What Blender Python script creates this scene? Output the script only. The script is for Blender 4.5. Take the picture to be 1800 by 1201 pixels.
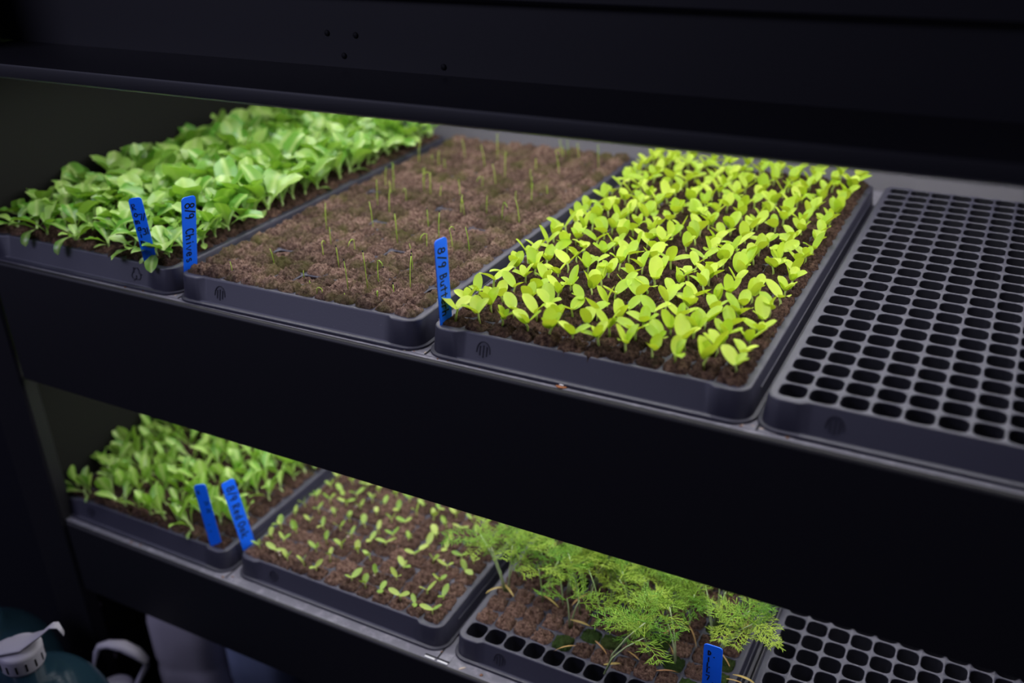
import bpy, math, random
from mathutils import Vector, Matrix, noise, Euler

random.seed(11)
R = random.random
def U(a, b): return a + (b - a) * random.random()
scene = bpy.context.scene
for o in list(bpy.data.objects): bpy.data.objects.remove(o)
C = scene.collection

# ------------------------------------------------------------------ camera
cam_pos = Vector((0.12996, -0.6405, 0.36551)); YAW, PITCH, ROLL, FPX = 0.49971, 0.46696, -0.03271, 1716.36
fw = Vector((-math.sin(YAW) * math.cos(PITCH), math.cos(YAW) * math.cos(PITCH), -math.sin(PITCH)))
rt = fw.cross(Vector((0, 0, 1))).normalized(); up = rt.cross(fw)
rt, up = rt * math.cos(ROLL) + up * math.sin(ROLL), up * math.cos(ROLL) - rt * math.sin(ROLL)
cd = bpy.data.cameras.new('camera'); cam = bpy.data.objects.new('camera', cd); C.objects.link(cam)
cam.matrix_world = Matrix(((rt.x, up.x, -fw.x, cam_pos.x), (rt.y, up.y, -fw.y, cam_pos.y), (rt.z, up.z, -fw.z, cam_pos.z), (0, 0, 0, 1)))
cd.sensor_fit = 'HORIZONTAL'; cd.sensor_width = 36.0; cd.lens = FPX * 36.0 / 1800.0
cd.clip_start = 0.02
cd.dof.use_dof = True; cd.dof.focus_distance = 0.895; cd.dof.aperture_fstop = 2.6
scene.camera = cam

# ------------------------------------------------------------------ world, room fill light, exposure
w = bpy.data.worlds.new('room'); scene.world = w; w.use_nodes = True
bg = w.node_tree.nodes['Background']; bg.inputs[0].default_value = (0.62, 0.62, 1.0, 1); bg.inputs[1].default_value = 0.05
ld = bpy.data.lights.new('room_fill', 'AREA'); ld.shape = 'RECTANGLE'; ld.size = 1.2; ld.size_y = 0.6  # unseen area light added as room fill, set left for the front-panel gradient
ld.energy = 16; ld.color = (0.66, 0.66, 1.0)
lo = bpy.data.objects.new('room_fill', ld); C.objects.link(lo)
lo.location = (-1.7, -1.6, 1.1); lo.rotation_euler = (Vector((-0.6, 0, -0.2)) - lo.location).to_track_quat('-Z', 'Y').to_euler()
vs = scene.view_settings; vs.view_transform = 'Standard'; vs.look = 'None'; vs.exposure = 0.0; vs.gamma = 1.0; vs.use_curve_mapping = False
LED = 15.5

# ------------------------------------------------------------------ material helpers
def mat_base(name):
    m = bpy.data.materials.new(name); m.use_nodes = True
    nt = m.node_tree; p = nt.nodes['Principled BSDF']; return m, nt, p
def link(nt, a, b): nt.links.new(a, b)
def ramp(nt, stops):
    r = nt.nodes.new('ShaderNodeValToRGB'); e = r.color_ramp.elements
    e[0].position, e[0].color = stops[0][0], (*stops[0][1], 1); e[1].position, e[1].color = stops[-1][0], (*stops[-1][1], 1)
    for p, c in stops[1:-1]: n = e.new(p); n.color = (*c, 1)
    return r
def tex(nt, scale, detail=4, rough=.55, coord='pos', off=(0, 0, 0)):
    n = nt.nodes.new('ShaderNodeTexNoise'); n.inputs['Scale'].default_value = scale; n.inputs['Detail'].default_value = detail; n.inputs['Roughness'].default_value = rough
    if coord == 'pos': src = nt.nodes.new('ShaderNodeNewGeometry').outputs['Position']
    else: src = nt.nodes.new('ShaderNodeTexCoord').outputs['Object']
    mp = nt.nodes.new('ShaderNodeMapping'); mp.inputs['Location'].default_value = off
    link(nt, src, mp.inputs[0]); link(nt, mp.outputs[0], n.inputs['Vector']); return n, mp
def bump(nt, p, h, strength, dist):
    b = nt.nodes.new('ShaderNodeBump'); b.inputs['Strength'].default_value = strength; b.inputs['Distance'].default_value = dist
    link(nt, h, b.inputs['Height']); link(nt, b.outputs[0], p.inputs['Normal'])
def flat(name, col, rough=.5, spec=.5, metal=0.0, speck=None, grain=None):
    m, nt, p = mat_base(name)
    p.inputs['Base Color'].default_value = (*col, 1); p.inputs['Roughness'].default_value = rough
    p.inputs['Specular IOR Level'].default_value = spec; p.inputs['Metallic'].default_value = metal
    if speck:
        n, _ = tex(nt, speck[0], 6, .7); r = ramp(nt, [(speck[1], col), (speck[2], speck[3])])
        link(nt, n.outputs[0], r.inputs[0]); link(nt, r.outputs[0], p.inputs['Base Color'])
    if grain:
        n2, _ = tex(nt, grain[0], 3, .6); bump(nt, p, n2.outputs[0], grain[1], grain[2])
    return m
def leafmat(name, c1, c2, trans, tcol, rough=.45, spec=.4, rib=None):
    m, nt, p = mat_base(name)
    oi = nt.nodes.new('ShaderNodeObjectInfo'); n, _ = tex(nt, 90, 3)
    ad = nt.nodes.new('ShaderNodeMath'); ad.operation = 'MULTIPLY_ADD'; ad.inputs[1].default_value = .45; ad.inputs[2].default_value = -.22
    link(nt, n.outputs[0], ad.inputs[0])
    a2 = nt.nodes.new('ShaderNodeMath'); a2.operation = 'ADD'; link(nt, oi.outputs['Random'], a2.inputs[0]); link(nt, ad.outputs[0], a2.inputs[1])
    r = ramp(nt, [(.05, c1), (.95, c2)]); link(nt, a2.outputs[0], r.inputs[0])
    col = r.outputs[0]
    if rib:
        tc = nt.nodes.new('ShaderNodeTexCoord'); sx = nt.nodes.new('ShaderNodeSeparateXYZ'); link(nt, tc.outputs['Object'], sx.inputs[0])
        ab = nt.nodes.new('ShaderNodeMath'); ab.operation = 'ABSOLUTE'; link(nt, sx.outputs[0], ab.inputs[0])
        rr = ramp(nt, [(rib[0] * .45, (1, 1, 1)), (rib[0], (0, 0, 0))]); link(nt, ab.outputs[0], rr.inputs[0])
        mx = nt.nodes.new('ShaderNodeMix'); mx.data_type = 'RGBA'; link(nt, rr.outputs[0], mx.inputs[0]); link(nt, col, mx.inputs[6]); mx.inputs[7].default_value = (*rib[1], 1)
        col = mx.outputs[2]
    link(nt, col, p.inputs['Base Color']); p.inputs['Roughness'].default_value = rough; p.inputs['Specular IOR Level'].default_value = spec
    n3, _ = tex(nt, 420, 3, .6, 'obj'); bump(nt, p, n3.outputs[0], .25, .0006)
    t = nt.nodes.new('ShaderNodeBsdfTranslucent'); t.inputs[0].default_value = (*tcol, 1)
    ms = nt.nodes.new('ShaderNodeMixShader'); ms.inputs[0].default_value = trans
    out = nt.nodes['Material Output']; link(nt, p.outputs[0], ms.inputs[1]); link(nt, t.outputs[0], ms.inputs[2]); link(nt, ms.outputs[0], out.inputs[0])
    return m
def soilmat(name, stops, moss, mscale=26, mlo=.5, mhi=.68):
    m, nt, p = mat_base(name)
    n, _ = tex(nt, 330, 9, .78); r = ramp(nt, stops); link(nt, n.outputs[0], r.inputs[0])
    n2, _ = tex(nt, mscale, 5, .65, off=(3.1, 1.7, 0)); rm = ramp(nt, [(mlo, (0, 0, 0)), (mhi, (1, 1, 1))]); link(nt, n2.outputs[0], rm.inputs[0])
    n3, _ = tex(nt, 900, 4, .7, off=(9, 2, 5)); rg = ramp(nt, [(.3, (moss[0] * .35, moss[1] * .35, moss[2] * .35)), (.7, moss)]); link(nt, n3.outputs[0], rg.inputs[0])
    mx = nt.nodes.new('ShaderNodeMix'); mx.data_type = 'RGBA'; link(nt, rm.outputs[0], mx.inputs[0]); link(nt, r.outputs[0], mx.inputs[6]); link(nt, rg.outputs[0], mx.inputs[7])
    oi = nt.nodes.new('ShaderNodeObjectInfo'); mr = nt.nodes.new('ShaderNodeMapRange'); mr.inputs[3].default_value = .62; mr.inputs[4].default_value = 1.18; link(nt, oi.outputs['Random'], mr.inputs[0])
    vm = nt.nodes.new('ShaderNodeVectorMath'); vm.operation = 'SCALE'; link(nt, mx.outputs[2], vm.inputs[0]); link(nt, mr.outputs[0], vm.inputs['Scale'])
    link(nt, vm.outputs[0], p.inputs['Base Color']); p.inputs['Roughness'].default_value = .92; p.inputs['Specular IOR Level'].default_value = .15
    nb, _ = tex(nt, 300, 9, .78); bump(nt, p, nb.outputs[0], 1.0, .0032)
    return m

BLACK = flat('black_paint', (.0115, .011, .0135), .5, .35, speck=(170, .72, .82, (.024, .024, .026)), grain=(900, .08, .0004))
SIDE = flat('dark_side_panel', (.0095, .0095, .0085), .6, .15, grain=(700, .1, .0004))
BACKP = flat('grey_back_panel', (.16, .155, .172), .6, .3)
DECK = flat('worn_deck', (.165, .16, .19), .45, .5, speck=(75, .5, .72, (.31, .30, .34)), grain=(500, .2, .0005))
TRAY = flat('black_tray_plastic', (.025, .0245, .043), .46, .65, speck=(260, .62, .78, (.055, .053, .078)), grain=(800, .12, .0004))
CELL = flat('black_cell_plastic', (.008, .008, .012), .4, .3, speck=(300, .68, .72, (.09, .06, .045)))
HOLE = flat('dark_seam', (.006, .006, .007), .7, .2)
MARK = flat('embossed_plastic', (.018, .0175, .030), .5, .5)
BLUE = flat('blue_plastic', (.004, .14, .95), .42, .45)
INK = flat('black_marker', (.006, .006, .012), .5, .3)
RUST = flat('rust', (.42, .16, .06), .8, .2, speck=(500, .45, .6, (.16, .07, .04)))
PALE = flat('pale_metal_and_slot_light', (.85, .84, .82), .4, .5)  # rivet metal, also the pale colour painting light in the deck slots
WHITE = flat('white_plastic', (.42, .40, .45), .45, .4)
MILK = flat('milky_plastic', (.42, .39, .43), .5, .4)
MILKB = flat('bluish_milky_plastic', (.22, .26, .38), .5, .4)
SHINY = flat('screw_steel', (.62, .52, .56), .35, .6)
FLOORM = flat('dark_floor', (.02, .02, .024), .6, .3, speck=(30, .5, .8, (.03, .03, .035)))
WALLM = flat('dark_wall', (.007, .007, .011), .7, .2)
CRUMB = flat('crumb_brown', (.26, .13, .075), .9, .2)
CRUMBL = flat('crumb_pale', (.55, .45, .36), .85, .2)
SEEDC = flat('seed_coat', (.012, .01, .01), .5, .3)
m, nt, p = mat_base('teal_bottle_plastic'); p.inputs['Base Color'].default_value = (.016, .042, .062, 1); p.inputs['Roughness'].default_value = .2; p.inputs['Alpha'].default_value = 1; TEAL = m
p.inputs['Transmission Weight'].default_value = .35; p.inputs['IOR'].default_value = 1.2
m, nt, p = mat_base('led_lens'); p.inputs['Base Color'].default_value = (.8, .8, .8, 1)
p.inputs['Emission Color'].default_value = (.98, .97, 1.0, 1); p.inputs['Emission Strength'].default_value = LED; LENS = m

BUTTER = leafmat('butterhead_leaf', (.33, .53, .025), (.58, .73, .075), .32, (.58, .74, .03), .42, .4)
BUTTERS = leafmat('butterhead_stem', (.52, .66, .16), (.62, .74, .24), .25, (.6, .8, .1), .5, .3)
ROMAINE = leafmat('romaine_leaf', (.10, .30, .03), (.33, .52, .11), .28, (.30, .58, .03), .30, .6, rib=(.0013, (.46, .62, .2)))
ROMAINES = leafmat('romaine_stem', (.5, .66, .22), (.62, .76, .36), .25, (.5, .7, .15))
YOUNG = leafmat('young_lettuce_leaf', (.12, .34, .03), (.34, .54, .09), .30, (.32, .6, .03), .34, .5, rib=(.0010, (.5, .66, .2)))
SPROUT = leafmat('sprout_leaf', (.20, .36, .045), (.40, .50, .11), .25, (.35, .52, .05), .4, .4)
SPROUTS = leafmat('sprout_stem', (.42, .5, .12), (.5, .56, .2), .2, (.5, .6, .1))
CHIVE = leafmat('chive_shoot', (.28, .46, .04), (.46, .6, .08), .2, (.4, .6, .05))
DILL = leafmat('dill_frond', (.12, .30, .02), (.44, .60, .07), .28, (.34, .56, .03), .45, .4)
DILLS = leafmat('dill_stem', (.34, .48, .18), (.5, .58, .32), .2, (.4, .6, .2))
DRY = leafmat('dried_leaf', (.55, .42, .12), (.5, .24, .12), .2, (.6, .4, .1))
SOIL_T = soilmat('peat_soil_tan', [(.36, (.022, .011, .009)), (.48, (.15, .088, .066)), (.62, (.37, .25, .19))], (.15, .135, .045), 26, .46, .66)
SOIL_D = soilmat('peat_soil_dark', [(.36, (.012, .006, .005)), (.49, (.075, .041, .030)), (.65, (.23, .14, .10))], (.075, .08, .022), 30, .56, .74)
SOIL_L = soilmat('peat_soil_red', [(.36, (.018, .009, .007)), (.48, (.13, .072, .053)), (.64, (.31, .20, .15))], (.08, .075, .03), 30, .62, .8)
MOSS = soilmat('mossy_soil', [(.3, (.02, .03, .008)), (.7, (.06, .09, .02))], (.05, .10, .02), 40, .4, .6)

# ------------------------------------------------------------------ mesh helpers
def mesh(name, v, f, mat, smooth=True):
    me = bpy.data.meshes.new(name); me.from_pydata([tuple(x) for x in v], [], f); me.materials.append(mat)
    if smooth: me.polygons.foreach_set('use_smooth', [True] * len(me.polygons))
    me.update(); return me
def place(name, me, parent=None, loc=(0, 0, 0), rot=(0, 0, 0), sc=(1, 1, 1)):
    o = bpy.data.objects.new(name, me); C.objects.link(o)
    o.location = loc; o.rotation_euler = rot; o.scale = (sc, sc, sc) if isinstance(sc, (int, float)) else sc
    if parent: o.parent = parent
    return o
def tag(o, label, cat, group=None, kind=None):
    if label: o['label'] = label
    if cat: o['category'] = cat
    if group: o['group'] = group
    if kind: o['kind'] = kind
    return o
def thing(name, label, cat, loc=(0, 0, 0), rot=(0, 0, 0), group=None, sc=1):
    return tag(place(name, None, None, loc, rot, sc), label, cat, group)
def structure(name, me): o = place(name, me); o['kind'] = 'structure'; return o
class MB:
    def __init__(s): s.v = []; s.f = []
    def add(s, v, f):
        b = len(s.v); s.v += [tuple(x) for x in v]; s.f += [tuple(i + b for i in q) for q in f]; return s
    def box(s, x0, x1, y0, y1, z0, z1, bev=0.0):
        if bev <= 0:
            return s.add([(x0, y0, z0), (x1, y0, z0), (x1, y1, z0), (x0, y1, z0), (x0, y0, z1), (x1, y0, z1), (x1, y1, z1), (x0, y1, z1)],
                         [(3, 2, 1, 0), (4, 5, 6, 7), (0, 1, 5, 4), (1, 2, 6, 5), (2, 3, 7, 6), (3, 0, 4, 7)])
        b = bev
        def ring(z, i): return [(x0 + i + b, y0 + i, z), (x1 - i - b, y0 + i, z), (x1 - i, y0 + i + b, z), (x1 - i, y1 - i - b, z), (x1 - i - b, y1 - i, z), (x0 + i + b, y1 - i, z), (x0 + i, y1 - i - b, z), (x0 + i, y0 + i + b, z)]
        return s.loops([ring(z0, b), ring(z0 + b, 0), ring(z1 - b, 0), ring(z1, b)], True, True)
    def loops(s, rings, cap0=False, cap1=False, closed=True):
        n = len(rings[0]); v = [p for r in rings for p in r]; f = []
        for k in range(len(rings) - 1):
            for i in range(n if closed else n - 1):
                j = (i + 1) % n; f.append((k * n + i, k * n + j, (k + 1) * n + j, (k + 1) * n + i))
        if cap0: f.append(tuple(range(n - 1, -1, -1)))
        if cap1: f.append(tuple((len(rings) - 1) * n + i for i in range(n)))
        return s.add(v, f)
    def tube(s, pts, rad, n=6, flatten=1.0, cap=True):
        pts = [Vector(p) for p in pts]; rings = []; ref = Vector((0.31, 0.17, 0.93)).normalized()
        for i, p in enumerate(pts):
            t = (pts[min(i + 1, len(pts) - 1)] - pts[max(i - 1, 0)]).normalized()
            a = t.cross(ref); a = a.normalized() if a.length > 1e-4 else Vector((1, 0, 0)); b = t.cross(a)
            r = rad[i] if isinstance(rad, (list, tuple)) else rad
            rings.append([p + (a * math.cos(2 * math.pi * k / n) + b * math.sin(2 * math.pi * k / n) * flatten) * r for k in range(n)])
        return s.loops(rings, cap, cap)
    def lathe(s, prof, n=40, c=(0, 0)):
        return s.loops([[(c[0] + r * math.cos(2 * math.pi * k / n), c[1] + r * math.sin(2 * math.pi * k / n), z) for k in range(n)] for r, z in prof], True, True)
    def mesh(s, name, mat, smooth=True): return mesh(name, s.v, s.f, mat, smooth)
def autosmooth(me, ang=35):
    me.polygons.foreach_set('use_smooth', [True] * len(me.polygons))
    import bmesh
    bm = bmesh.new(); bm.from_mesh(me)
    for e in bm.edges:
        if len(e.link_faces) == 2 and e.calc_face_angle(0) > math.radians(ang): e.smooth = False
    bm.to_mesh(me); bm.free(); return me

# ------------------------------------------------------------------ geometry constants (metres; z = 0 is the rim of the upper trays)
P = 0.0222; NX, NY = 12, 24
H = 0.36227                  # drop to the lower shelf
ZS = -0.027                  # deck below the tray rim
YE = -0.021                  # front face of the rack
XL_, XR_ = -0.892, 0.322     # inner faces of the side panels
YB = 0.60                    # inner face of the back panel
FLOOR = -0.86

# ------------------------------------------------------------------ setting
structure('floor', MB().box(-4, 3, -4, 2, FLOOR - .05, FLOOR).mesh('floor', FLOORM, False))
structure('wall_left', MB().box(-1.25, -.958, -.012, 1.2, FLOOR, 1.4).mesh('wall_left', WALLM, False))
structure('wall_back', MB().box(-4, 3, .72, .8, FLOOR, 1.9).mesh('wall_back', WALLM, False))

# ------------------------------------------------------------------ the rack
rack = thing('grow_rack', 'black metal grow rack with wide front panels, shelves full of seedling trays', 'rack', (0, 0, FLOOR))
def rp(name, me, parent=None, loc=(0, 0, 0), rot=(0, 0, 0)):
    if parent is None: return place(name, me, rack, (loc[0], loc[1], loc[2] - FLOOR), rot)
    return place(name, me, parent, loc, rot)
def extrude_x(prof, x0, x1):
    mb = MB(); mb.loops([[(x0, y, z) for y, z in prof], [(x1, y, z) for y, z in prof]], True, True); return mb
def front_panel(zt, zb):
    r = .004; pr = [(.006, zt), (YE + r, zt)]
    for a in range(1, 6): t = math.pi / 2 * a / 5; pr.append((YE + r - r * math.sin(t), zt - r + r * math.cos(t)))
    pr += [(YE, zb + .0015), (YE + .0015, zb), (YE + .012, zb), (YE + .012, zb + .0018), (YE + .0018, zb + .0018), (YE + .0018, zt - .005), (.006, zt - .002)]
    return autosmooth(extrude_x(pr, -.868, .297).mesh('front_panel', BLACK))
for zt, zb in ((ZS, -.179), (ZS - H, -.4986)):
    rp('front_panel', front_panel(zt, zb))
    d = rp('shelf_deck', MB().box(XL_, XR_, -.0165, YB, zt - .0016, zt + .0001).mesh('shelf_deck', DECK, False))
# hood above the upper bay: lip, ledge, set-back panel and the panel above it
rp('hood_lip', autosmooth(extrude_x([(YE, .183), (YE - .0, .1925), (YE + .0008, .1945), (YE + .003, .1952), (.08, .1952), (.08, .1936), (YE + .0022, .1936), (YE + .0022, .183)], -.868, .297).mesh('hood_lip', BLACK)))
rp('hood_panel', MB().box(-.87, .30, .0765, .0785, .1952, .262).mesh('hood_panel', BLACK, False))
rp('hood_panel', autosmooth(extrude_x([(.0785, .2575), (.067, .2575), (.064, .2605), (.064, .40), (.0785, .40)], -.87, .30).mesh('upper_panel', BLACK)))
rp('hood_roof', MB().box(XL_, XR_, .0785, YB, .1952, .1975).mesh('hood_roof', BLACK, False))
hb = MB().lathe([(0.0, 0), (.0028, 0), (.0028, .0006), (.0, .0006)], 14).mesh('panel_hole', HOLE)
for x, z in ((-.4223, .2055), (-.4386, .2243), (-.4076, .2239), (-.3187, .2023)):
    rp('panel_hole', hb, None, (x, .0766, z), (math.pi / 2, 0, 0))
for x0, x1 in ((-.944, -.8745), (.3035, .373)):
    rp('post', MB().box(x0, x1, YE - .001, -.001, FLOOR, 1.1, .003).mesh('post', BLACK, False))
    rp('post', MB().box(x0, x1, YB - .04, YB + .012, FLOOR, 1.1, .003).mesh('post', BLACK, False))
rp('side_panel', MB().box(XL_ - .003, XL_, -.002, YB, -.79, .40).mesh('side_panel', SIDE, False))
rp('side_panel', MB().box(XR_, XR_ + .003, -.002, YB, -.79, .40).mesh('side_panel', SIDE, False))
rp('back_panel', MB().box(XL_, XR_, YB, YB + .003, -.79, .40).mesh('back_panel', BACKP, False))
sm = MB().lathe([(0, 0), (.0045, 0), (.0045, .0012), (.003, .0028), (0, .0034)], 16).mesh('screw', SHINY)
for y, z in ((.0052, -.556), (.0066, -.652)): rp('screw', sm, None, (XL_ + .0003, y, z), (0, math.pi / 2, 0))
rv = rp('rivet', MB().lathe([(0, 0), (.0060, 0), (.0060, .0006), (.0050, .0009), (0, .0009)], 20).mesh('rivet_stain', RUST), None, (-.168, -.0105, ZS + .0002))
rv['label'] = 'rusty rivet'
place('rivet_head', MB().lathe([(0, .0009), (.0036, .0009), (.0032, .0021), (.0014, .0023), (.0012, .0014), (0, .0013)], 18).mesh('rivet_head', PALE), rv)
# seam plates and painted slot light between the trays at the deck's front
def seam(x, z, slots):
    pl = rp('seam_plate', MB().box(x - .0145, x + .0145, -.013, .035, z, z + .0007, .0003).mesh('seam_plate', DECK, False))
    rp('deck_seam', MB().box(x - .0008, x + .0008, -.0125, YB - .01, z + .0002, z + .0012).mesh('deck_seam', HOLE, False))
    if slots:
        rp('deck_seam', MB().box(x - .0145, x + .0145, -.0125, -.0113, z + .0003, z + .0013).mesh('deck_seam', HOLE, False))
        for s in (-1, 1): rp('painted_slot_light', MB().box(x + s * .0078 - .0062, x + s * .0078 + .0062, -.0158, -.0136, z + .0003, z + .0016, .0005).mesh('painted_slot_light', PALE, False))  # pale plates painted in place of light showing through the slots
seam(-.300, ZS, False); seam(-.592, ZS, False); seam(-.008, ZS, False)
seam(-.3145, ZS - H, True); seam(-.606, ZS - H, False); seam(-.015, ZS - H, False)
# grow lamps fixed under the hood and under the upper shelf
def light_bar(y, z):
    b = rp('light_bar', MB().box(-.80, .24, y - .018, y + .018, z + .004, z + .02, .002).mesh('light_bar', WHITE, False))
    place('light_lens', MB().add([(-.79, y - .013, z + .0035), (.23, y - .013, z + .0035), (.23, y + .013, z + .0035), (-.79, y + .013, z + .0035)], [(3, 2, 1, 0)]).mesh('light_lens', LENS, False), b)
for y in (.012, .16, .34, .52): light_bar(y, .172)
for y in (.018, .17, .35, .52): light_bar(y, -.152)

# ------------------------------------------------------------------ trays
def rrect(x0, x1, y0, y1, r, n):
    pts = []
    for cx, cy, a0 in ((x1 - r, y0 + r, -90), (x1 - r, y1 - r, 0), (x0 + r, y1 - r, 90), (x0 + r, y0 + r, 180)):
        for k in range(n + 1):
            a = math.radians(a0 + 90 * k / n); pts.append((cx + r * math.cos(a), cy + r * math.sin(a)))
    return pts
def tray_mesh():
    mb = MB(); hw = .0104; rr = .0064
    inner = rrect(-hw, hw, -hw, hw, rr, 3)           # 16 points
    bev = rrect(-hw + .0004, hw - .0004, -hw + .0004, hw - .0004, rr - .0003, 3)
    deep = rrect(-hw + .0005, hw - .0005, -hw + .0005, hw - .0005, rr - .0004, 3)
    outer = []
    for (x, y) in inner:
        s = (P / 2) / max(abs(x), abs(y)); outer.append((max(-P / 2, min(P / 2, x * s)), max(-P / 2, min(P / 2, y * s))))
    for k, (sx, sy) in ((1, (1, -1)), (5, (1, 1)), (9, (-1, 1)), (13, (-1, -1))): outer[k] = (sx * P / 2, sy * P / 2)
    cellv = [(x, y, 0) for x, y in outer] + [(x, y, 0) for x, y in inner] + [(x, y, -.0004) for x, y in bev] + [(x, y, -.0010) for x, y in deep]
    cf = [(k * 16 + i, k * 16 + (i + 1) % 16, (k + 1) * 16 + (i + 1) % 16, (k + 1) * 16 + i) for k in range(3) for i in range(16)]
    for j in range(NY):
        for i in range(NX):
            ox, oy = (i + .5) * P, (j + .5) * P
            mb.add([(x + ox, y + oy, z) for x, y, z in cellv], cf)
    W, D = NX * P, NY * P; mg = .006
    base = rrect(-mg, W + mg, -mg, D + mg, .013, 6)
    # dense ring: extra points along each side so the front recess has room
    ring = []
    for k in range(len(base)):
        a, b = Vector(base[k]), Vector(base[(k + 1) % len(base)])
        ring.append(a)
        if (b - a).length > .05:
            for t in (.03, .0515, .0713, .09, .3, .5, .7, .91, .9287, .9485, .97): ring.append(a.lerp(b, t))
    def off(p, d, rec):
        x, y = p; cx, cy = min(max(x, .007), W - .007), min(max(y, .007), D - .007)
        v = Vector((x - cx, y - cy)); v = v.normalized() if v.length > 1e-9 else v
        q = Vector((x, y)) + v * d
        if rec and .0199 < x < W - .0199:
            k = max(0, min(1, (x - .020) / .005, (W - .020 - x) / .005)) * rec
            if y < 0: q.y += k
            elif y > D: q.y -= k
        return q
    prof = [(-.0018, 0, .0040), (-.0006, -.0004, .0040), (0, -.0015, .0040), (.0024, -.0225, .0006), (.0026, -.0238, 0), (.0056, -.0243, 0), (.0060, -.0252, 0), (.0058, -.0262, 0)]
    rings = [[(max(0, min(W, p.x)), max(0, min(D, p.y)), 0) for p in ring]]
    rings += [[(*off(p, d, rec), z) for p in ring] for d, z, rec in prof]
    mb.loops(rings)
    return autosmooth(mb.mesh('tray_body', TRAY), 50)
TRAYM = tray_mesh()
RIBM = MB().box(-.0010, .0010, .028, NY * P - .028, -.0128, -.0112, .0004).mesh('side_rib', TRAY, False)
def cell_mesh():
    mb = MB(); rings = []
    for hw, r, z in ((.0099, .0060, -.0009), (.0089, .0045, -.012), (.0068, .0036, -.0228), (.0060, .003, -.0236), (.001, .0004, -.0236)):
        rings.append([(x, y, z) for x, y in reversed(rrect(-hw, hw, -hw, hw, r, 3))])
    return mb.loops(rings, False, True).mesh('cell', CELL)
CELLM = cell_mesh()
def ribbon(mb, pts, wd, y=0.0, th=.0002):
    """flat stroke in the local x-z plane facing -y"""
    pts = [Vector((p[0], p[1])) for p in pts]
    L, Rr = [], []
    for i, p in enumerate(pts):
        t = (pts[min(i + 1, len(pts) - 1)] - pts[max(i - 1, 0)])
        t = t.normalized() if t.length > 1e-9 else Vector((1, 0)); n = Vector((-t.y, t.x)) * wd / 2
        L.append(p + n); Rr.append(p - n)
    # square ends
    if len(pts) > 1:
        e = (pts[0] - pts[1]).normalized() * wd * .3; L[0] += e; Rr[0] += e
        e = (pts[-1] - pts[-2]).normalized() * wd * .3; L[-1] += e; Rr[-1] += e
    mb.loops([[(a.x, y, a.y), (b.x, y, b.y), (b.x, y - th, b.y), (a.x, y - th, a.y)] for a, b in zip(L, Rr)], True, True)
def arcpts(cx, cy, rx, ry, a0, a1, n=10): return [(cx + rx * math.cos(math.radians(a0 + (a1 - a0) * k / n)), cy + ry * math.sin(math.radians(a0 + (a1 - a0) * k / n))) for k in range(n + 1)]
def mark_arrows():
    mb = MB()
    for k, x in enumerate((-.0032, 0, .0032)):
        ribbon(mb, [(x, -.0062 + abs(x) * .5), (x, .0040 - abs(x) * .25)], .0011, th=.00045)
    ribbon(mb, arcpts(0, -.0005, .0062, .0080, 15, 165, 12), .0009, th=.00045)
    ribbon(mb, [(-.006, .0016), (-.0064, -.0022)], .0008, th=.00045); ribbon(mb, [(.006, .0016), (.0064, -.0022)], .0008, th=.00045)
    return mb.mesh('embossed_mark', MARK, False)
def mark_recycle():
    mb = MB()
    for a in (90, 210, 330):
        c = lambda d, rr=.0068: (rr * math.cos(math.radians(a + d)), rr * math.sin(math.radians(a + d)))
        ribbon(mb, [c(-52, .0052), c(-14), c(14), c(46, .0054)], .0011, th=.00045)
        ribbon(mb, [c(34, .0078), c(50, .0054), c(60, .0036)], .0009, th=.00045)
    ribbon(mb, [(-.0008, -.002), (.0004, -.001), (.0004, -.0045)], .0007, th=.00045)
    return mb.mesh('embossed_mark', MARK, False)
MARK_A, MARK_R = mark_arrows(), mark_recycle()
def tray(label, x0, y0, z0, rot=0.0, cells=None, mark=MARK_A, mx=.046):
    t = thing('seedling_tray', label, 'tray', (x0, y0, z0), (0, 0, rot), 'black plug trays on the rack')
    place('tray_body', TRAYM, t)
    for x in (-.0074, NX * P + .0074): place('side_rib', RIBM, t, (x, 0, 0))
    place('embossed_mark', mark, t, (mx, -.0052, -.0128), (math.radians(-14.5), 0, 0), 1)
    for j in range(NY):
        for i in range(NX):
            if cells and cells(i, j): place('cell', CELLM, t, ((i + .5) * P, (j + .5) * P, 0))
    return t
def plug_meshes(mat, n, half, top, seed, hole=True, rough=1.0):
    out = []
    for k in range(n):
        G = 21; v = []; f = []; so = Vector((seed * 7.3 + k * 3.7, k * 1.9, seed))
        hx, hy = U(-.0015, .0015), U(-.0015, .0015); tilt = (U(-.06, .06), U(-.06, .06))
        for j in range(G):
            for i in range(G):
                a, b = i / (G - 1) * 2 - 1, j / (G - 1) * 2 - 1
                m_ = max(abs(a), abs(b)); l = math.hypot(a, b); s = 1 if l < 1e-6 else (m_ / l) * .35 + .65   # rounded square
                x, y = a * half * (s if m_ > .3 else 1), b * half * (s if m_ > .3 else 1)
                rag = noise.noise(Vector((a * 2.3, b * 2.3, 0)) + so)
                if m_ > .7: x *= 1 + rag * .26; y *= 1 + rag * .26
                z = top * (1 - m_ ** 2.8) - .0045 * (1 if m_ > .99 else 0)
                z += rough * (.0016 * noise.noise(Vector((a * 2.0, b * 2.0, 3)) + so) + .0015 * noise.noise(Vector((a * 5.0, b * 5.0, 7)) + so) + .0011 * noise.noise(Vector((a * 9.5, b * 9.5, 1)) + so))
                z += x * tilt[0] + y * tilt[1]
                if hole:
                    dh = math.hypot(x - hx, y - hy); z -= .009 * max(0, 1 - dh / .0034)
                v.append((x, y, z))
        for j in range(G - 1):
            for i in range(G - 1): f.append((j * G + i, j * G + i + 1, (j + 1) * G + i + 1, (j + 1) * G + i))
        out.append(mesh('soil_plug', v, f, mat))
    return out
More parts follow.
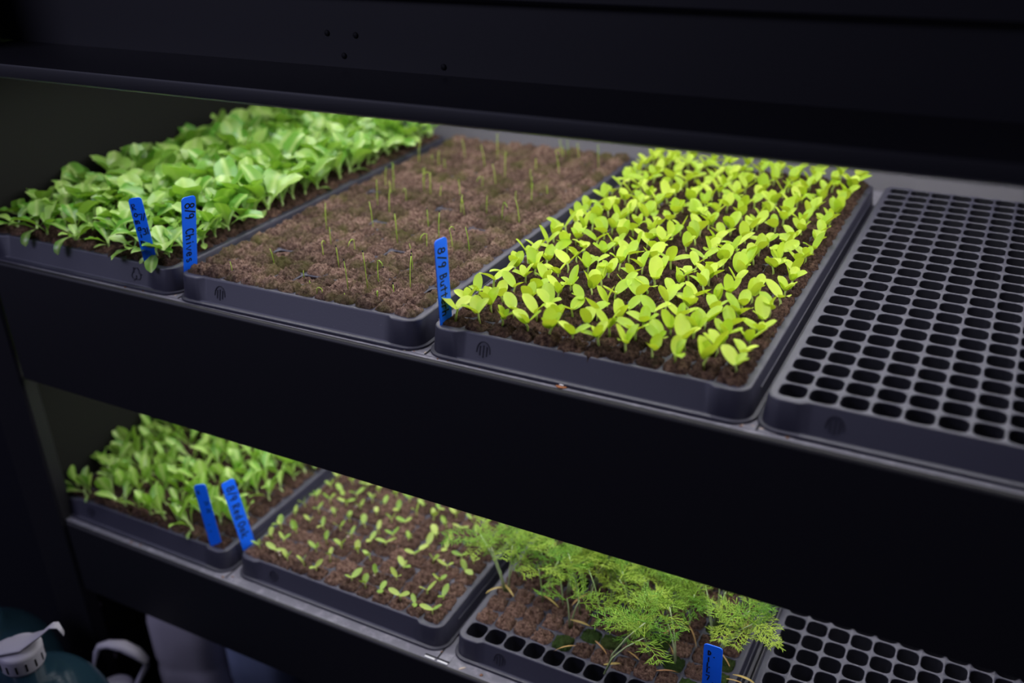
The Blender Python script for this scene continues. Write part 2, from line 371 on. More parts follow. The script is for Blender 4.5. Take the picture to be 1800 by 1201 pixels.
def fill(t, meshes, skip=None, alt=None, jit=.0006):
    for j in range(NY):
        for i in range(NX):
            if skip and skip(i, j): continue
            me = random.choice(meshes)
            if alt and alt[0](i, j): me = random.choice(alt[1])
            place('soil_plug', me, t, ((i + .5) * P + U(-jit, jit), (j + .5) * P + U(-jit, jit), U(-.0016, .0012)), (U(-.08, .08), U(-.08, .08), random.randrange(4) * math.pi / 2 + U(-.1, .1)), (U(.96, 1.05), U(.96, 1.05), U(.85, 1.15)))

TA = tray('black plug tray of tall green lettuce at the left of the upper shelf', -.8745, -.003, 0, .008, None, MARK_R, .222)
TB = tray('black plug tray of brown soil with a few thin shoots on the upper shelf', -.583, -.004, 0, .010)
TC = tray('black plug tray crowded with yellow-green seedlings on the upper shelf', -.2900, -.0015, 0, .002)
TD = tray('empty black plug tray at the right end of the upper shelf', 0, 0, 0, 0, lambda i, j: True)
ZL = -H
LA = tray('black plug tray of leggy green lettuce at the left of the lower shelf', -.884, .002, ZL, .0)
LB = tray('black plug tray of small paired-leaf sprouts on the lower shelf', -.5895, .0075, ZL, -.004)
LC = tray('black plug tray of feathery dill with an empty front row of cells', -.2937, .0077, ZL, 0, lambda i, j: j == 0)
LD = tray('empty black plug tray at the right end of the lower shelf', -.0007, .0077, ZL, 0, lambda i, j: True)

PT = plug_meshes(SOIL_T, 14, .0109, .0072, 1, True, 1.5)
PD = plug_meshes(SOIL_D, 12, .0112, .0058, 2, True, 1.6)
PR = plug_meshes(SOIL_L, 12, .0109, .0052, 3, True, 1.6)
PM = plug_meshes(MOSS, 3, .0105, .0026, 4, False, 1.5)
fill(TA, PD)
gapB = {(2, 3), (5, 1), (7, 5), (4, 8), (1, 12), (6, 11), (11, 2), (9, 9)}
fill(TB, PT, alt=(lambda i, j: (i, j) in gapB, plug_meshes(SOIL_T, 2, .0085, .0006, 5)))
fill(TC, PD)
fill(LA, PD)
fill(LB, PR)
mossy = {(4, 1), (5, 2), (6, 2), (9, 2), (10, 1), (11, 2), (11, 3), (8, 3), (3, 5), (7, 6), (10, 5)}
fill(LC, PR, lambda i, j: j == 0, (lambda i, j: (i, j) in mossy, PM))

ORD = 'first second third fourth fifth sixth seventh eighth ninth tenth eleventh twelfth thirteenth fourteenth fifteenth sixteenth seventeenth eighteenth nineteenth twentieth twenty-first twenty-second twenty-third twenty-fourth'.split()
def where(head, i, j): return head + ', %s cell from left, %s row from tray front' % (ORD[i], ORD[j])
# ------------------------------------------------------------------ leaves, stems
def leaf_mesh(name, L, Wd, kind, bend, cup, mat, seed, twist=0.0, n=9, m=5, wav=0.0):
    v = []; f = []; ang = 0; y = z = 0; dl = L / (n - 1)
    for k in range(n):
        t = k / (n - 1)
        if kind == 'oval': wdt = Wd * .5 * (math.sin(math.pi * min(1, t * .90 + .05)) ** .56)
        elif kind == 'spoon':
            wdt = Wd * .5 * (.13 + .87 * (max(0, min(1, (t - .18) / .42)) ** 1.3 if t < .6 else math.sqrt(max(0, 1 - ((t - .6) / .4) ** 2))) * 1.0)
            if t > .97: wdt = Wd * .12
        else: wdt = Wd * .5 * (.25 + .75 * math.sin(math.pi * min(1, t)) ** .8)
        if t >= .999: wdt *= .28
        for q in range(m):
            s = q / (m - 1) * 2 - 1
            zz = cup * abs(s) ** 1.6 * wdt + wav * wdt * math.sin(t * 17 + s * 2 + seed) * abs(s)
            tw = twist * t
            x_, z_ = s * wdt, zz
            v.append((x_ * math.cos(tw) - z_ * math.sin(tw), y - math.sin(ang) * (x_ * math.sin(tw) + z_ * math.cos(tw)), z + math.cos(ang) * (x_ * math.sin(tw) + z_ * math.cos(tw))))
        ang += bend / (n - 1) * (0.5 + t)
        y += math.cos(ang) * dl; z += math.sin(ang) * dl
    for k in range(n - 1):
        for q in range(m - 1): f.append((k * m + q, k * m + q + 1, (k + 1) * m + q + 1, (k + 1) * m + q))
    return mesh(name, v, f, mat)
def stem_mesh(name, pts, rad, mat, n=5): return MB().tube(pts, rad, n).mesh(name, mat)

# butterhead: two round seed leaves and one or two true leaves
B_ov = [leaf_mesh('leaf', U(.0145, .0175), U(.0095, .0112), 'oval', U(-.55, .25), U(.10, .30), BUTTER, k, U(-.2, .2)) for k in range(7)]
B_st = [stem_mesh('stem', [(0, 0, -.003), (U(-.001, .001), U(-.001, .001), .004), (U(-.0015, .0015), U(-.0015, .0015), .009)], [.0010, .0009, .0008], BUTTERS) for k in range(3)]
def in_tray(t, i, j, dz=.003, jit=.0022):
    return t.matrix_basis @ Vector(((i + .5) * P + U(-jit, jit), (j + .5) * P + U(-jit, jit), dz))
miss = {(6, 9), (3, 5), (9, 13), (7, 14), (10, 8), (5, 13), (2, 17)}
for j in range(NY):
    for i in range(NX):
        if (i, j) in miss: continue
        p_ = in_tray(TC, i, j); s = U(.95, 1.22)
        t = thing('butterhead_seedling', where('yellow-green round-leaved seedling', i, j), 'seedling', p_, (U(-.14, .14), U(-.14, .14), U(0, 6.28)), 'butterhead seedlings in the upper tray', s)
        st = random.choice(B_st); place('stem', st, t)
        e0 = U(.45, 1.15); ht = .0075
        for a in (0, math.pi):
            place('leaf', random.choice(B_ov), t, (0, 0, ht), (e0 + U(-.25, .25), U(-.15, .15), a + U(-.4, .4)), U(.85, 1.12))
        k = R()
        if k < .75: place('leaf', random.choice(B_ov), t, (0, 0, ht), (U(.6, 1.25), U(-.2, .2), math.pi / 2 + U(-.6, .6)), U(.7, 1.0))
        if k < .40: place('leaf', random.choice(B_ov), t, (0, 0, ht), (U(.7, 1.3), U(-.2, .2), -math.pi / 2 + U(-.6, .6)), U(.55, .8))

# romaine: spoon-shaped leaves on pale stalks
R_sp = [leaf_mesh('leaf', U(.046, .062), U(.020, .0275), 'spoon', U(-1.25, -.35), U(.15, .4), ROMAINE, k, U(-.35, .35), 11, 5, .10) for k in range(8)]
R_co = [leaf_mesh('seed_leaf', U(.019, .024), U(.0085, .0105), 'spoon', U(-.9, -.3), .15, ROMAINE, k) for k in range(3)]
R_st = [stem_mesh('stem', [(0, 0, -.003), (0, 0, .004), (U(-.001, .001), U(-.001, .001), .008)], [.0016, .0014, .0011], ROMAINES) for k in range(2)]
def romaine(p_, s, nl, lean=(0, 0), label=None, elev=(.75, 1.35)):
    t = thing('romaine_seedling', label or 'tall green lettuce seedling with broad spoon leaves in the upper left tray', 'seedling', p_, (lean[0], lean[1], U(0, 6.28)), 'romaine seedlings in the upper left tray', s)
    place('stem', random.choice(R_st), t)
    a0 = U(0, 6.28)
    for k in range(nl): place('leaf', random.choice(R_sp), t, (0, 0, .005), (U(*elev), U(-.2, .2), a0 + k * 2.4 + U(-.3, .3)), U(.62, 1.05))
    if R() < .5: place('seed_leaf', random.choice(R_co), t, (0, 0, .004), (U(-.1, .4), 0, U(0, 6.28)))
    return t
for j in range(NY):
    for i in range(NX):
        if j == 0 and i in (0, 2, 4, 6, 8, 9): continue
        if R() < .06: continue
        edge = min(1, (j + 1) / 5)
        romaine(in_tray(TA, i, j, .002, .003), U(.78, 1.02) * (.80 + .34 * edge * min(1, j / 9 + .45)), random.choice((3, 4, 4, 5)), (U(-.15, .15), U(-.12, .12)), where('tall broad-leaved green lettuce', i, j))
# leaves drooping over the front rim
def droop(px, j, a, L, lab):
    p_ = TA.matrix_basis @ Vector((px, (j + .5) * P, .003))
    t = romaine(p_, .85, 3, (.1, 0), lab, (.5, 1.0)); t.rotation_euler = (0, 0, a); 
    lf = leaf_mesh('seed_leaf', L, .0125, 'spoon', -2.0, .2, ROMAINE, 5, .2, 11); place('seed_leaf', lf, t, (0, 0, .005), (.35, 0, math.pi))
droop(.060, 0, .15, .034, 'lettuce seedling with a leaf hanging over the rim, farthest left')
droop(.118, 0, -.1, .037, 'lettuce seedling with a small round leaf hanging over the tray front')
for k, (px, a) in enumerate(((.238, .55), (.207, -.35))):
    p_ = TA.matrix_basis @ Vector((px, .012, .003))
    t = thing('romaine_seedling', ('lettuce seedling flopping over the tray corner beside the 8/9 tag', 'lettuce seedling leaning in front of the tag marked 7/31')[k], 'seedling', p_, (0, 0, a), 'romaine seedlings in the upper left tray', .8)
    place('stem', R_st[0], t)
    for az, el, sc in ((math.pi, .15, .72), (math.pi - .9, .55, .7), (math.pi + 1.0, .45, .62), (.5, 1.0, .7), (-.6, 1.15, .65)):
        place('leaf', R_sp[(k * 3 + int(sc * 100)) % 8], t, (0, 0, .006), (el, 0, az), sc)

# chives: thin looped or upright shoots
def chive(px, py, h, bendk, seedtip):
    p_ = TB.matrix_basis @ Vector((px, py, .002))
    t = thing('chive_shoot', where('thin thread-like green shoot', int(px / P), int(py / P)), 'seedling', p_, (0, 0, U(0, 6.28)), 'chive shoots in the soil tray')
    if bendk == 'loop':
        r = h * .28; pts = [(0, 0, -.002), (0, 0, h * .7)] + [(r - r * math.cos(math.radians(a)), 0, h * .7 + r * math.sin(math.radians(a))) for a in range(25, 181, 26)] + [(2 * r, 0, h * .25)]
        end = pts[-1]
    else:
        lx, ly = U(-.10, .10) * h, U(-.10, .10) * h
        pts = [(0, 0, -.002), (lx * .25, ly * .2, h * .35), (lx * .6, ly * .6, h * .7), (lx * 1.2, ly * 1.3, h)]; end = pts[-1]
        if bendk == 'hook': pts += [(lx + .003, ly, h + .0012), (lx + .0065, ly, h - .0005), (lx + .0085, ly, h - .0045)]; end = pts[-1]
    place('shoot', stem_mesh('shoot', pts, [.00048] * (len(pts) - 1) + [.00034], CHIVE), t)
    if seedtip: place('seed_coat', MB().tube([Vector(end) + Vector(d) for d in ((0, 0, -.0006), (0, 0, .0003), (.0002, 0, .0014))], [.0004, .0009, .0005], 6).mesh('seed_coat', SEEDC), t)
spots = [(.050, .012, .013, 'up', 0), (.075, .045, .019, 'up', 0), (.097, .050, .004, 'up', 0), (.118, .036, .006, 'up', 0), (.14, .018, .006, 'up', 0), (.165, .004, .009, 'loop', 0),
         (.186, .009, .005, 'up', 0), (.178, .026, .030, 'up', 1), (.196, .032, .040, 'up', 1), (.196, .050, .022, 'hook', 1), (.215, .020, .007, 'loop', 0), (.228, .028, .013, 'up', 1), (.236, .043, .036, 'up', 1),
         (.135, .070, .021, 'up', 1), (.105, .085, .015, 'hook', 0), (.21, .088, .021, 'up', 1), (.092, .115, .020, 'up', 0), (.13, .105, .016, 'hook', 0), (.185, .125, .012, 'up', 0), (.155, .145, .034, 'up', 0), (.06, .15, .03, 'up', 0)]
for sp in spots: chive(*sp)
for k in range(46): chive(U(.015, .25), U(.14, .52), U(.012, .036), random.choice(('up', 'up', 'up', 'up', 'hook')), R() < .3)

# leggy lettuce on the lower shelf
Y_sp = [leaf_mesh('leaf', U(.040, .054), U(.0130, .0185), 'spoon', U(-.9, 0), U(.15, .4), YOUNG, k, U(-.3, .3), 9, 5, .06) for k in range(7)]
for j in range(NY):
    for i in range(NX):
        if R() < (.35 if j == 0 else .10): continue
        t = thing('lettuce_seedling', where('leggy narrow-leaved green seedling', i, j), 'seedling', in_tray(LA, i, j, .002, .003), (U(-.2, .2), U(-.5, -.05), 0), 'leggy lettuce seedlings on the lower shelf', U(.78, 1.08))
        place('stem', R_st[0], t)
        a0 = U(0, 6.28)
        for k in range(random.choice((3, 3, 4, 4))): place('leaf', random.choice(Y_sp), t, (0, 0, .006), (U(.85, 1.45), U(-.2, .2), a0 + k * 2.2 + U(-.4, .4)), U(.6, 1.05))
        if R() < .4: place('seed_leaf', random.choice(R_co), t, (0, 0, .005), (U(-.3, .3), 0, U(0, 6.28)), .8)
t = thing('lettuce_seedling', 'pale seedling flopped over the left corner of the lower tray', 'seedling', (-.8513, .0046, ZL + .005), (0, 0, 0), 'leggy lettuce seedlings on the lower shelf')
place('stem', R_st[0], t)
place('leaf', leaf_mesh('leaf', .044, .014, 'spoon', -.5, .3, YOUNG, 2, .4), t, (0, 0, .005), (.05, 0, 1.75))
place('leaf', leaf_mesh('leaf', .034, .013, 'spoon', -.5, .3, YOUNG, 4, .2), t, (0, 0, .005), (1.3, 0, .2))

# small paired sprouts on the lower shelf
S_lf = [leaf_mesh('leaf', U(.0095, .0118), U(.0054, .0068), 'oval', U(-.3, .2), .2, SPROUT, k, U(-.2, .2), 7, 5) for k in range(5)]
S_st = stem_mesh('stem', [(0, 0, -.003), (0, 0, .003), (.0005, 0, .0065)], [.0009, .0008, .0007], SPROUTS)
HUSK = MB().tube([(-.0016, 0, 0), (0, 0, .0004), (.0016, 0, 0)], [.0003, .001, .0004], 6).mesh('seed_husk', CRUMBL)
for j in range(NY):
    for i in range(NX):
        if R() < (.08 if j > 2 else .30): continue
        t = thing('lettuce_sprout', where('tiny two-leaved sprout', i, j), 'seedling', in_tray(LB, i, j, .003, .003), (U(-.2, .2), U(-.2, .2), U(0, 6.28)), 'two-leaved sprouts on the lower shelf', U(.92, 1.2))
        place('stem', S_st, t)
        e0 = U(.35, 1.0)
        for a in (0, math.pi): place('leaf', random.choice(S_lf), t, (0, 0, .0058), (e0 + U(-.15, .2), 0, a + U(-.4, .4)), U(.85, 1.15))
        if R() < .25: place('leaf', random.choice(S_lf), t, (0, 0, .0058), (1.0, 0, 1.5), .6)
        if R() < .2: place('seed_husk', HUSK, t, (U(-.004, .004), U(.004, .008), .009), (0, 0, U(0, 3)))

# dill
random.seed(77)
def frond_mesh(L, seed, mat=DILL):
    rnd = random.Random(seed); mb = MB()
    def thread(p, d, l, wd, droopk=.25):
        d = d.normalized(); side = d.cross(Vector((rnd.uniform(-.3, .3), rnd.uniform(-.3, .3), 1))).normalized() * wd / 2
        n_ = d.cross(side).normalized() * wd * .35
        mid = p + d * l * .55 + Vector((0, 0, -l * droopk * .1)); end = p + d * l + Vector((0, 0, -l * droopk * .4))
        mb.add([p - side * .7, p + side * .7, mid - side, mid + side, end, p + n_, mid + n_], [(0, 1, 3, 2), (2, 3, 4), (5, 0, 2, 6), (1, 5, 6, 3), (6, 2, 4), (3, 6, 4)])
        return mid, end
    steps = 6; p = Vector((0, 0, 0)); dirm = Vector((0, 1, .35)).normalized()
    for k in range(steps):
        q = p + dirm * (L / steps); mb.tube([p, q], [.00055 * (1 - k / 8), .00055 * (1 - (k + 1) / 8)], 4, 1, False)
        p = q; dirm = (dirm + Vector((0, .05, -.10 - .05 * k / steps))).normalized()
        pl = L * .42 * (1 - .55 * abs(k / steps - .35))
        for s in (-1, 1):
            pd = (dirm * .75 + Vector((s * .9, 0, rnd.uniform(-.1, .35)))).normalized()
            e = p + pd * pl; thread(p, pd, pl, .0009)
            for c in (.32, .58, .84):
                bp = p + pd * pl * c
                for s2 in (-1, 1):
                    dd = (pd * .8 + Vector((s2 * pd.y, -s2 * pd.x, 0)) * .5 + Vector((0, 0, rnd.uniform(-.25, .45)))).normalized()
                    thread(bp, dd, pl * rnd.uniform(.32, .52) * (1.3 - .4 * c), .00088)
    for s in (-.5, 0, .5): thread(p, dirm + Vector((s, 0, .1)), L * .2, .0008)
    return mb.mesh('frond', mat)
FR = [frond_mesh(U(.026, .038), k) for k in range(6)]
DRYL = [leaf_mesh('dried_leaf', U(.018, .028), .0022, 'oval', U(-1.6, -.4), .2, DRY, k, U(-1, 1), 8, 3) for k in range(4)]
def dill(p_, h, n, lean, label=None, nf=3):
    t = thing('dill_plant', label or 'feathery green dill plant on slender pale stems in the lower tray', 'plant', p_, (0, 0, 0), 'dill plants in the lower tray')
    for k in range(n):
        a = U(0, 6.28); sp = U(.04, .22); hh = h * U(.75, 1.1)
        ex, ey = math.cos(a) * sp * hh + lean[0] * hh, math.sin(a) * sp * hh + lean[1] * hh
        b = Vector((U(-.002, .002), U(-.002, .002), -.002))
        pts = [b, b + Vector((ex * .2, ey * .2, hh * .4)), b + Vector((ex * .55, ey * .55, hh * .72)), b + Vector((ex, ey, hh))]
        s_ = place('stem', stem_mesh('stem', pts, [.0010, .0009, .00075, .0006], DILLS), t)
        for q in range(nf):
            place('frond', random.choice(FR), t, pts[-1] if q else pts[2].lerp(pts[3], .6), (U(-.1, .7), U(-.3, .3), a - 1.57 + q * 2.2 + U(-.5, .5)), U(.8, 1.25))
    if R() < .55: place('dried_leaf', random.choice(DRYL), t, (0, 0, U(.002, .012)), (U(-.3, .5), U(-.5, .5), U(0, 6.28)))
    return t
for j in range(1, NY):
    for i in range(NX):
        if j < 3 and R() < .72: continue
        if j < 3 and i < 4 or j < 4 and i > 9: continue
        if j < 7 and R() < .25: continue
        if j >= 10 and R() < .45: continue
        dill(in_tray(LC, i, j, .002, .003), U(.044, .066), random.choice((1, 2, 2) if j < 8 else (1, 1, 2)), (U(-.2, .2), U(-.15, .15)), where('feathery green dill', i, j), 2)
dill(LC.matrix_basis @ Vector((.152, .016, .001)), .068, 2, (.55, .25), 'dill plant leaning right from the empty front cells', 3)
dill(LC.matrix_basis @ Vector((.010, .075, .002)), .060, 3, (-.45, .1), 'dill plant leaning left over the neighbouring tray', 3)
dill(LC.matrix_basis @ Vector((.246, .085, .002)), .050, 3, (.6, .05), 'dill plant leaning out over the empty tray', 3)
for k, (x, y, a) in enumerate(((.115, .030, 2.2), (.13, .045, 4.2), (.18, .040, 1.2), (.2, .034, 5.2), (.268, .062, -1.5), (.264, .054, -1.45), (.262, .022, -1.7))):
    o = tag(place('dried_leaf', DRYL[k % 4], None, LC.matrix_basis @ Vector((x, y, .006)), (.2, 0, a), 1.0), 'narrow dried yellow seed leaf lying in the dill tray', 'leaf', 'dried dill leaves')

# ------------------------------------------------------------------ plant tags with handwriting
G = {  # strokes on a unit box, x right, y up
 '8': [arcpts(.5, .74, .24, .22, -90, 270, 14), arcpts(.5, .27, .3, .25, 90, 450, 14)],
 '/': [[(.25, -.05), (.75, 1.05)]], '9': [arcpts(.46, .68, .24, .24, 0, 360, 12), [(.70, .72), (.66, .3), (.5, 0)]],
 '7': [[(.15, .95), (.8, .95), (.62, .5), (.42, 0)]], '3': [arcpts(.42, .73, .28, .24, 130, -80, 9) + arcpts(.42, .25, .32, .26, 80, -140, 9)], '1': [[(.5, 1), (.5, 0)]],
 'C': [arcpts(.55, .5, .38, .5, 50, 310, 14)], 'h': [[(.2, 1), (.2, 0)], [(.2, .35), (.45, .55), (.68, .45), (.7, 0)]], 'i': [[(.5, .55), (.5, 0)], [(.5, .85), (.5, .9)]],
 'v': [[(.15, .6), (.45, 0), (.8, .6)]], 'e': [[(.2, .32), (.75, .36)] + arcpts(.48, .32, .28, .3, 20, 320, 10)], 's': [arcpts(.5, .46, .2, .14, 40, 270, 7) + arcpts(.5, .16, .22, .16, 90, -140, 7)],
 'B': [[(.2, 0), (.2, 1)], [(.2, 1), (.6, .95), (.68, .75), (.55, .55), (.2, .52), (.65, .45), (.78, .25), (.6, .02), (.2, 0)]], 'u': [[(.2, .55), (.22, .12), (.45, 0), (.7, .2), (.72, .55), (.74, 0)]],
 't': [[(.45, .95), (.45, .05)], [(.15, .62), (.8, .62)]], 'r': [[(.25, .6), (.25, 0)], [(.25, .35), (.45, .58), (.75, .55)]], 'R': [[(.2, 0), (.2, 1), (.6, .97), (.72, .76), (.55, .55), (.22, .5), (.78, 0)]],
 'o': [arcpts(.5, .3, .28, .3, 0, 360, 12)], 'm': [[(.12, .6), (.12, 0)], [(.12, .4), (.3, .6), (.46, .4), (.46, 0)], [(.46, .4), (.65, .6), (.82, .4), (.84, 0)]], 'a': [arcpts(.44, .28, .26, .28, 0, 360, 10), [(.72, .56), (.76, 0)]],
 'n': [[(.2, .6), (.2, 0)], [(.2, .38), (.45, .6), (.7, .4), (.72, 0)]], 'd': [arcpts(.42, .28, .26, .28, 0, 360, 10), [(.7, 1), (.72, 0)]], 'k': [[(.2, 1), (.2, 0)], [(.7, .6), (.22, .28), (.75, 0)]],
 'O': [arcpts(.5, .5, .36, .48, 0, 360, 14)], 'D': [[(.25, 0), (.25, .95)] + arcpts(.25, .48, .5, .47, 90, -90, 10)], 'l': [[(.5, .95), (.5, 0)]], 'L': [[(.3, 1), (.22, 0), (.75, .05)]], '.': [[(.5, .05), (.52, 0)]], '-': [[(.2, .4), (.8, .4)]],
}
def tagobj(label, base, top, wd, yaw, sink, words, seed):
    """yaw: angle of the tag's face away from the viewer's direction (right edge farther when positive)"""
    b, tp = Vector(base), Vector(top); ax = (tp - b).normalized(); Lv = (tp - b).length
    vd = (b - cam_pos); vd.z = 0; vd.normalize(); rh = Vector((vd.y, -vd.x, 0))
    xd = rh * math.cos(yaw) + vd * math.sin(yaw); xd = (xd - ax * xd.dot(ax)).normalized(); yd = ax.cross(xd)   # y points away from the viewer
    o = thing('plant_tag', label, 'plant tag', b)
    Mx = Matrix((xd, yd, ax)).transposed().to_4x4(); o.rotation_euler = Mx.to_euler()
    hw = wd / 2; outl = [(-hw * .35, -sink - .006), (hw * .35, -sink - .006), (hw, -sink), (hw, Lv - .004)] + [(hw - .0035 + .0035 * math.cos(math.radians(a)), Lv - .0035 + .0035 * math.sin(math.radians(a))) for a in (20, 45, 70, 90)] + [(-hw + .0035 + .0035 * math.cos(math.radians(a)), Lv - .0035 + .0035 * math.sin(math.radians(a))) for a in (90, 110, 135, 160)] + [(-hw, Lv - .004), (-hw, -sink)]
    mb = MB(); mb.loops([[(x, .0004, z) for x, z in outl], [(x, -.0004, z) for x, z in outl]], True, True)
    place('tag_body', autosmooth(mb.mesh('tag_body', BLUE), 40), o)
    mb = MB(); rnd = random.Random(seed)
    for (txt, mode, x0, z0, size, adv, wid) in words:
        for k, ch in enumerate(txt):
            if ch == ' ': continue
            for st in G[ch]:
                jx, jz = rnd.uniform(-.04, .04), rnd.uniform(-.04, .04); pts = []
                for (gx, gy) in st:
                    if mode == 'down': pts.append((x0 + (gy - .5 + jx) * size, Lv - z0 - k * adv - (gx - .5 + jz) * size * .8))
                    else: pts.append((x0 + k * adv * (mode == 'row') + (gx - .5 + jx) * size * .85, Lv - z0 - (k * adv if mode == 'stack' else 0) + (gy - .5 + jz) * size))
                ribbon(mb, pts, wid, -.00042, .00012)
    place('lettering', mb.mesh('lettering', INK, False), o)
    return o
q_ = math.radians
tagobj('blue tag reading 8/9 Butterh, stuck in the tray of yellow-green seedlings', (-.2868, .0046, .004), (-.2871, .0046, .0775), .0150, q_(46), .016,
       [('8/9', 'down', 0, .0105, .0092, .0066, .0014), ('Butterh', 'down', .0, .0345, .0080, .0056, .0013)], 1)
tagobj('blue tag reading 8/9 Chives, stuck at the corner of the bare soil tray', (-.5855, .0055, .004), (-.5708, .0055, .0772), .0155, q_(30), .016,
       [('8/9', 'down', .0008, .0095, .0098, .0058, .0014), ('Chives', 'down', .0, .0370, .0086, .0062, .0014)], 2)
tagobj('blue tag with two columns of writing and 7/31, leaning among the tall lettuce', (-.6355, .0005, .001), (-.6391, .0, .0688), .0128, q_(-8), .016,
       [('Romain', 'stack', -.0028, .0090, .0058, .0072, .0011), ('7/', 'row', .0014, .0200, .0064, .0030, .0011), ('31', 'row', .0014, .0350, .0064, .0030, .0011)], 3)
tagobj('darker blue tag with faint writing, left one of the two in the lower left tray', (-.6318, .0055, ZL + .002), (-.6391, .0055, -.2775), .0138, q_(-18), .016,
       [('R', 'stack', -.0030, .010, .0050, .0076, .0008), ('7/', 'row', .0010, .0260, .0050, .0026, .0008), ('31', 'row', .0010, .0360, .0050, .0028, .0008), ('--', 'stack', -.0015, .055, .004, .009, .0007)], 4)
tagobj('lighter blue tag with bold writing at the corner of the sprout tray', (-.5975, .0230, ZL + .002), (-.6116, .0225, -.2750), .0165, q_(22), .012,
       [('8/9', 'down', .0005, .0105, .0095, .0066, .0016), ('Red', 'down', 0, .0350, .0088, .0068, .0016), ('Oak', 'down', 0, .0590, .0088, .0076, .0016)], 5)
tagobj('blue tag reading Dill at the front of the feathery plants', (-.0372, .0365, ZL + .002), (-.0385, .0365, -.2957), .0180, q_(-14), .016,
       [('D', 'stack', -.0033, .0098, .0052, .007, .0013), ('.', 'stack', .0012, .0105, .006, .007, .0014), ('lLL', 'stack', -.0036, .0180, .0054, .0068, .0013), ('7', 'stack', -.0035, .0405, .0060, .007, .0012), ('.', 'stack', .0012, .0425, .006, .007, .0013)], 6)

# ------------------------------------------------------------------ crumbs and flakes on the decks
def crumb_mesh(r, seed, mat):
    v = []; f = []; n = 7; rings = []
    for k in range(5):
        ph = math.pi * k / 4; rings.append([tuple(Vector((math.sin(ph) * math.cos(6.283 * q / n), math.sin(ph) * math.sin(6.283 * q / n) * .8, math.cos(ph) * .6)) * r * (1 + .45 * noise.noise(Vector((k * 1.3, q * 1.7, seed * 5.1))))) for q in range(n)])
    return MB().loops(rings).mesh('crumb', mat)
CR = [crumb_mesh(.0011, k, CRUMB) for k in range(4)]; CW = [crumb_mesh(.0012, k + 9, CRUMBL) for k in range(3)]
up_spots = [(-.5, -.0135), (-.47, -.012), (-.44, -.0135), (-.405, -.0125), (-.312, -.011), (-.318, -.0115), (-.286, -.014), (-.276, -.0135), (-.245, -.0125), (-.215, -.0115), (-.665, -.0135), (-.64, -.0125), (-.70, -.012), (.015, -.0125), (-.02, -.0115), (-.006, .01), (-.004, .025), (-.009, .03)]
for x, y in up_spots:
    o = place('soil_crumb', random.choice(CR), None, (x, y, ZS + .0005), (0, 0, U(0, 6)), U(.7, 1.5)); tag(o, 'tiny brown soil crumb on the upper deck in front of the trays', 'crumb', 'crumbs on the upper deck')
for x, y in ((-.31, -.006), (-.302, -.009), (-.296, -.003), (-.6, -.008), (-.61, -.006), (-.005, -.009), (.004, -.0105), (-.012, -.008), (-.02, -.0095), (-.32, -.012)):
    o = place('pale_flake', random.choice(CW), None, (x, y, ZS + .0009), (0, 0, U(0, 6)), (U(.8, 2.6), U(.5, 1.2), .35)); tag(o, 'small pale flake of residue on the upper deck between trays', 'flake', 'flakes on the upper deck')
for x, y in ((-.61, -.013), (-.6, -.0075), (-.76, -.013), (-.745, -.0125), (-.262, -.012), (-.315, -.002)):
    o = place('soil_crumb', random.choice(CR), None, (x, y, ZL + ZS + .0008), (0, 0, U(0, 6)), U(1.1, 1.9)); tag(o, 'small brown crumb on the lower deck in front of the trays', 'crumb', 'crumbs on the lower deck')
tag(place('pale_flake', CW[0], None, (-.284, -.0125, ZL + ZS + .0008), (0, 0, .8), (3.2, 1.3, .4)), 'pale torn flake on the lower deck below the dill tray', 'flake')
def incell(i, j, dx, dy, me, s, lab, grp=None): tag(place('dried_clump', me, None, ((i + .5) * P + dx, (j + .5) * P + dy, -.0128), (U(0, 3), U(0, 3), 0), s), lab, 'crumb', grp)
incell(0, 8, -.004, .003, crumb_mesh(.0034, 31, CRUMBL), (1.3, .8, 1), 'pale dried clump caught in a cell of the empty upper tray')
for i, j in ((0, 4), (1, 6), (0, 6), (2, 7), (3, 12), (1, 5), (0, 9), (3, 10), (2, 15), (5, 9)):
    incell(i, j, U(-.005, .005), U(0, .005), random.choice(CR), .8, 'tiny brown crumb in a cell of the empty upper tray', 'crumbs in the empty tray')

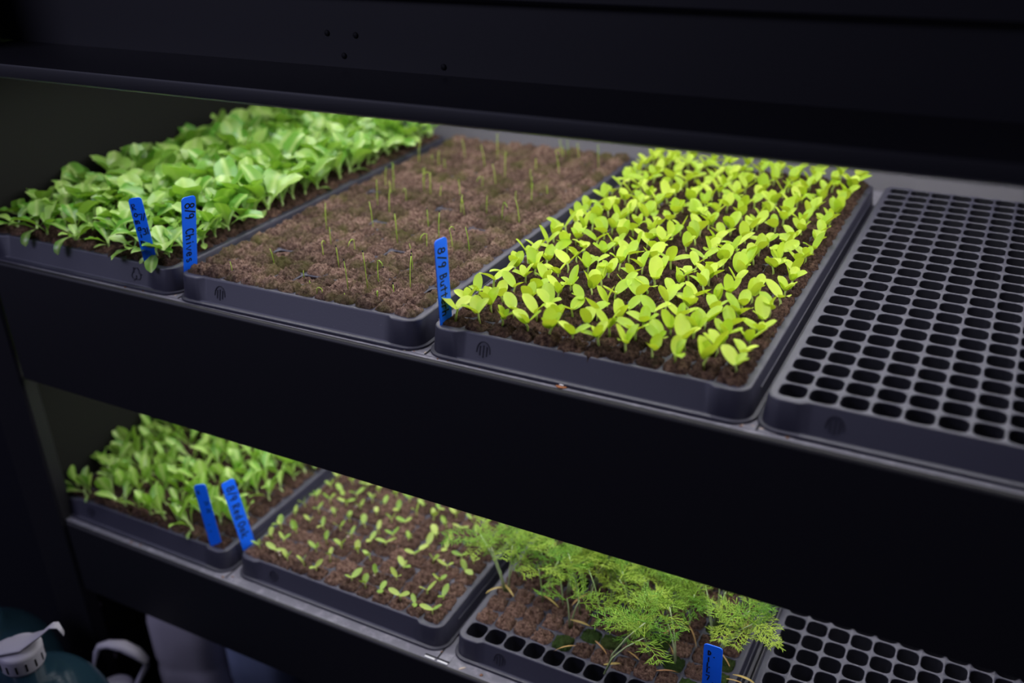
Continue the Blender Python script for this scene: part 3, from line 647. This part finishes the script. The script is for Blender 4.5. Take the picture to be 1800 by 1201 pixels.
# ------------------------------------------------------------------ bottles and jugs under the rack
def atd(x, y, d): return cam_pos + (fw + rt * ((x - 900) / FPX) - up * ((y - 600.5) / FPX)) * d
def bottle_body(rad, h, neck, mat, sh=.09):
    pr = [(.0, 0), (rad * .96, .0), (rad, .012)]
    for k in range(4): pr += [(rad, h * .12 + k * h * .14), (rad * .965, h * .15 + k * h * .14), (rad, h * .18 + k * h * .14)]
    pr += [(rad, h - sh - .02)]
    for k in range(9):
        t = k / 8 * math.pi / 2; pr.append((neck + (rad - neck) * math.cos(t), h - sh - .02 + sh * math.sin(t)))
    pr += [(neck, h), (neck * .7, h), (0, h)]
    return MB().lathe(pr, 48).mesh('bottle_body', mat)
def capped_bottle(label, c, rad, tab):
    h = c.z - FLOOR; t = thing('water_bottle', label, 'bottle', (c.x, c.y, FLOOR))
    place('bottle_body', bottle_body(rad, h - .022, .020, TEAL), t)
    cap = place('cap', MB().lathe([(0, -.032), (.026, -.032), (.029, -.026), (.029, -.006), (.0295, -.003), (.027, .0), (.022, .003), (0, .0035)], 40).mesh('cap', WHITE), t, (0, 0, h), (0, 0, 0), .78)
    for k in range(14):
        a = 2 * math.pi * k / 14; place('cap_notch', NOTCH, cap, (.0288 * math.cos(a), .0288 * math.sin(a), -.017), (0, 0, a))
    if tab:
        tb = MB().tube([(-.05, 0, -.003), (-.02, 0, .003), (.01, 0, .005), (.035, 0, .018), (.05, 0, .030), (.058, 0, .029), (.062, 0, .014)], [.009, .022, .022, .010, .0085, .0085, .008], 14, .22)
        place('pull_tab', tb.mesh('pull_tab', WHITE), cap, (0, 0, .0), (0, 0, math.atan2(rt.y, rt.x) + .15))
    return t
NOTCH = MB().box(-.0006, .0008, -.0012, .0012, -.006, .006).mesh('cap_notch', HOLE, False)
capped_bottle('teal water bottle with a white tabbed cap at the lower left corner', atd(33, 1137, 1.05), .078, True)
b2 = atd(-30, 1105, 1.25); t = thing('water_bottle', 'dark blue bottle shoulder behind the white tabbed cap', 'bottle', (b2.x, b2.y, FLOOR)); place('bottle_body', bottle_body(.08, b2.z - FLOOR + .02, .026, TEAL), t)
c = atd(203, 1207, 1.28); t = capped_bottle('bottle with a white carrying handle standing under the lower shelf', Vector((c.x, c.y, c.z)), .070, False)
hd = MB(); xr = Vector((rt.x, rt.y, 0)).normalized(); hh = c.z - FLOOR
fa = Vector((0, 0, 1)) 
pl = [(-.036, -.030), (-.028, -.006), (-.012, .038), (-.006, .048), (.006, .0515), (.024, .048), (.040, .036), (.049, .022), (.0485, .014), (.034, -.010), (.022, -.034)]
rr = [.0045, .0045, .0045, .005, .0062, .0085, .0085, .0062, .005, .0045, .0045]
hd.tube([xr * x * 1.0 + fa * z for x, z in pl], rr, 12, .8)
place('handle', hd.mesh('handle', WHITE), t, (0, 0, hh + .022))
def jug(label, c, wd, dp, mat, h):
    t = thing('storage_jug', label, 'jug', (c.x, c.y, FLOOR))
    rings = []
    for s, z in ((.93, 0), (1, .012), (1, h * .55), (.97, h * .57), (.97, h * .6), (1, h * .62), (1, h * .80), (.9, h * .88), (.55, h * .96), (.3, h * .97)):
        rings.append([(x, y, z) for x, y in rrect(-wd / 2 * s, wd / 2 * s, -dp / 2 * s, dp / 2 * s, min(wd, dp) * .32 * s, 5)])
    place('jug_body', MB().loops(rings, True, True).mesh('jug_body', mat), t)
    place('cap', MB().lathe([(0, 0), (.02, 0), (.02, .018), (.017, .02), (0, .02)], 24).mesh('cap', WHITE), t, (0, 0, h * .97)); t.rotation_euler = (0, 0, .35)
j1 = atd(365, 1160, 1.44); jug('milky white jug standing under the lower shelf', j1, .105, .13, MILK, .36)
j2 = atd(488, 1185, 1.42); jug('bluish white jug beside the milky one under the lower shelf', j2, .095, .13, MILKB, .335)
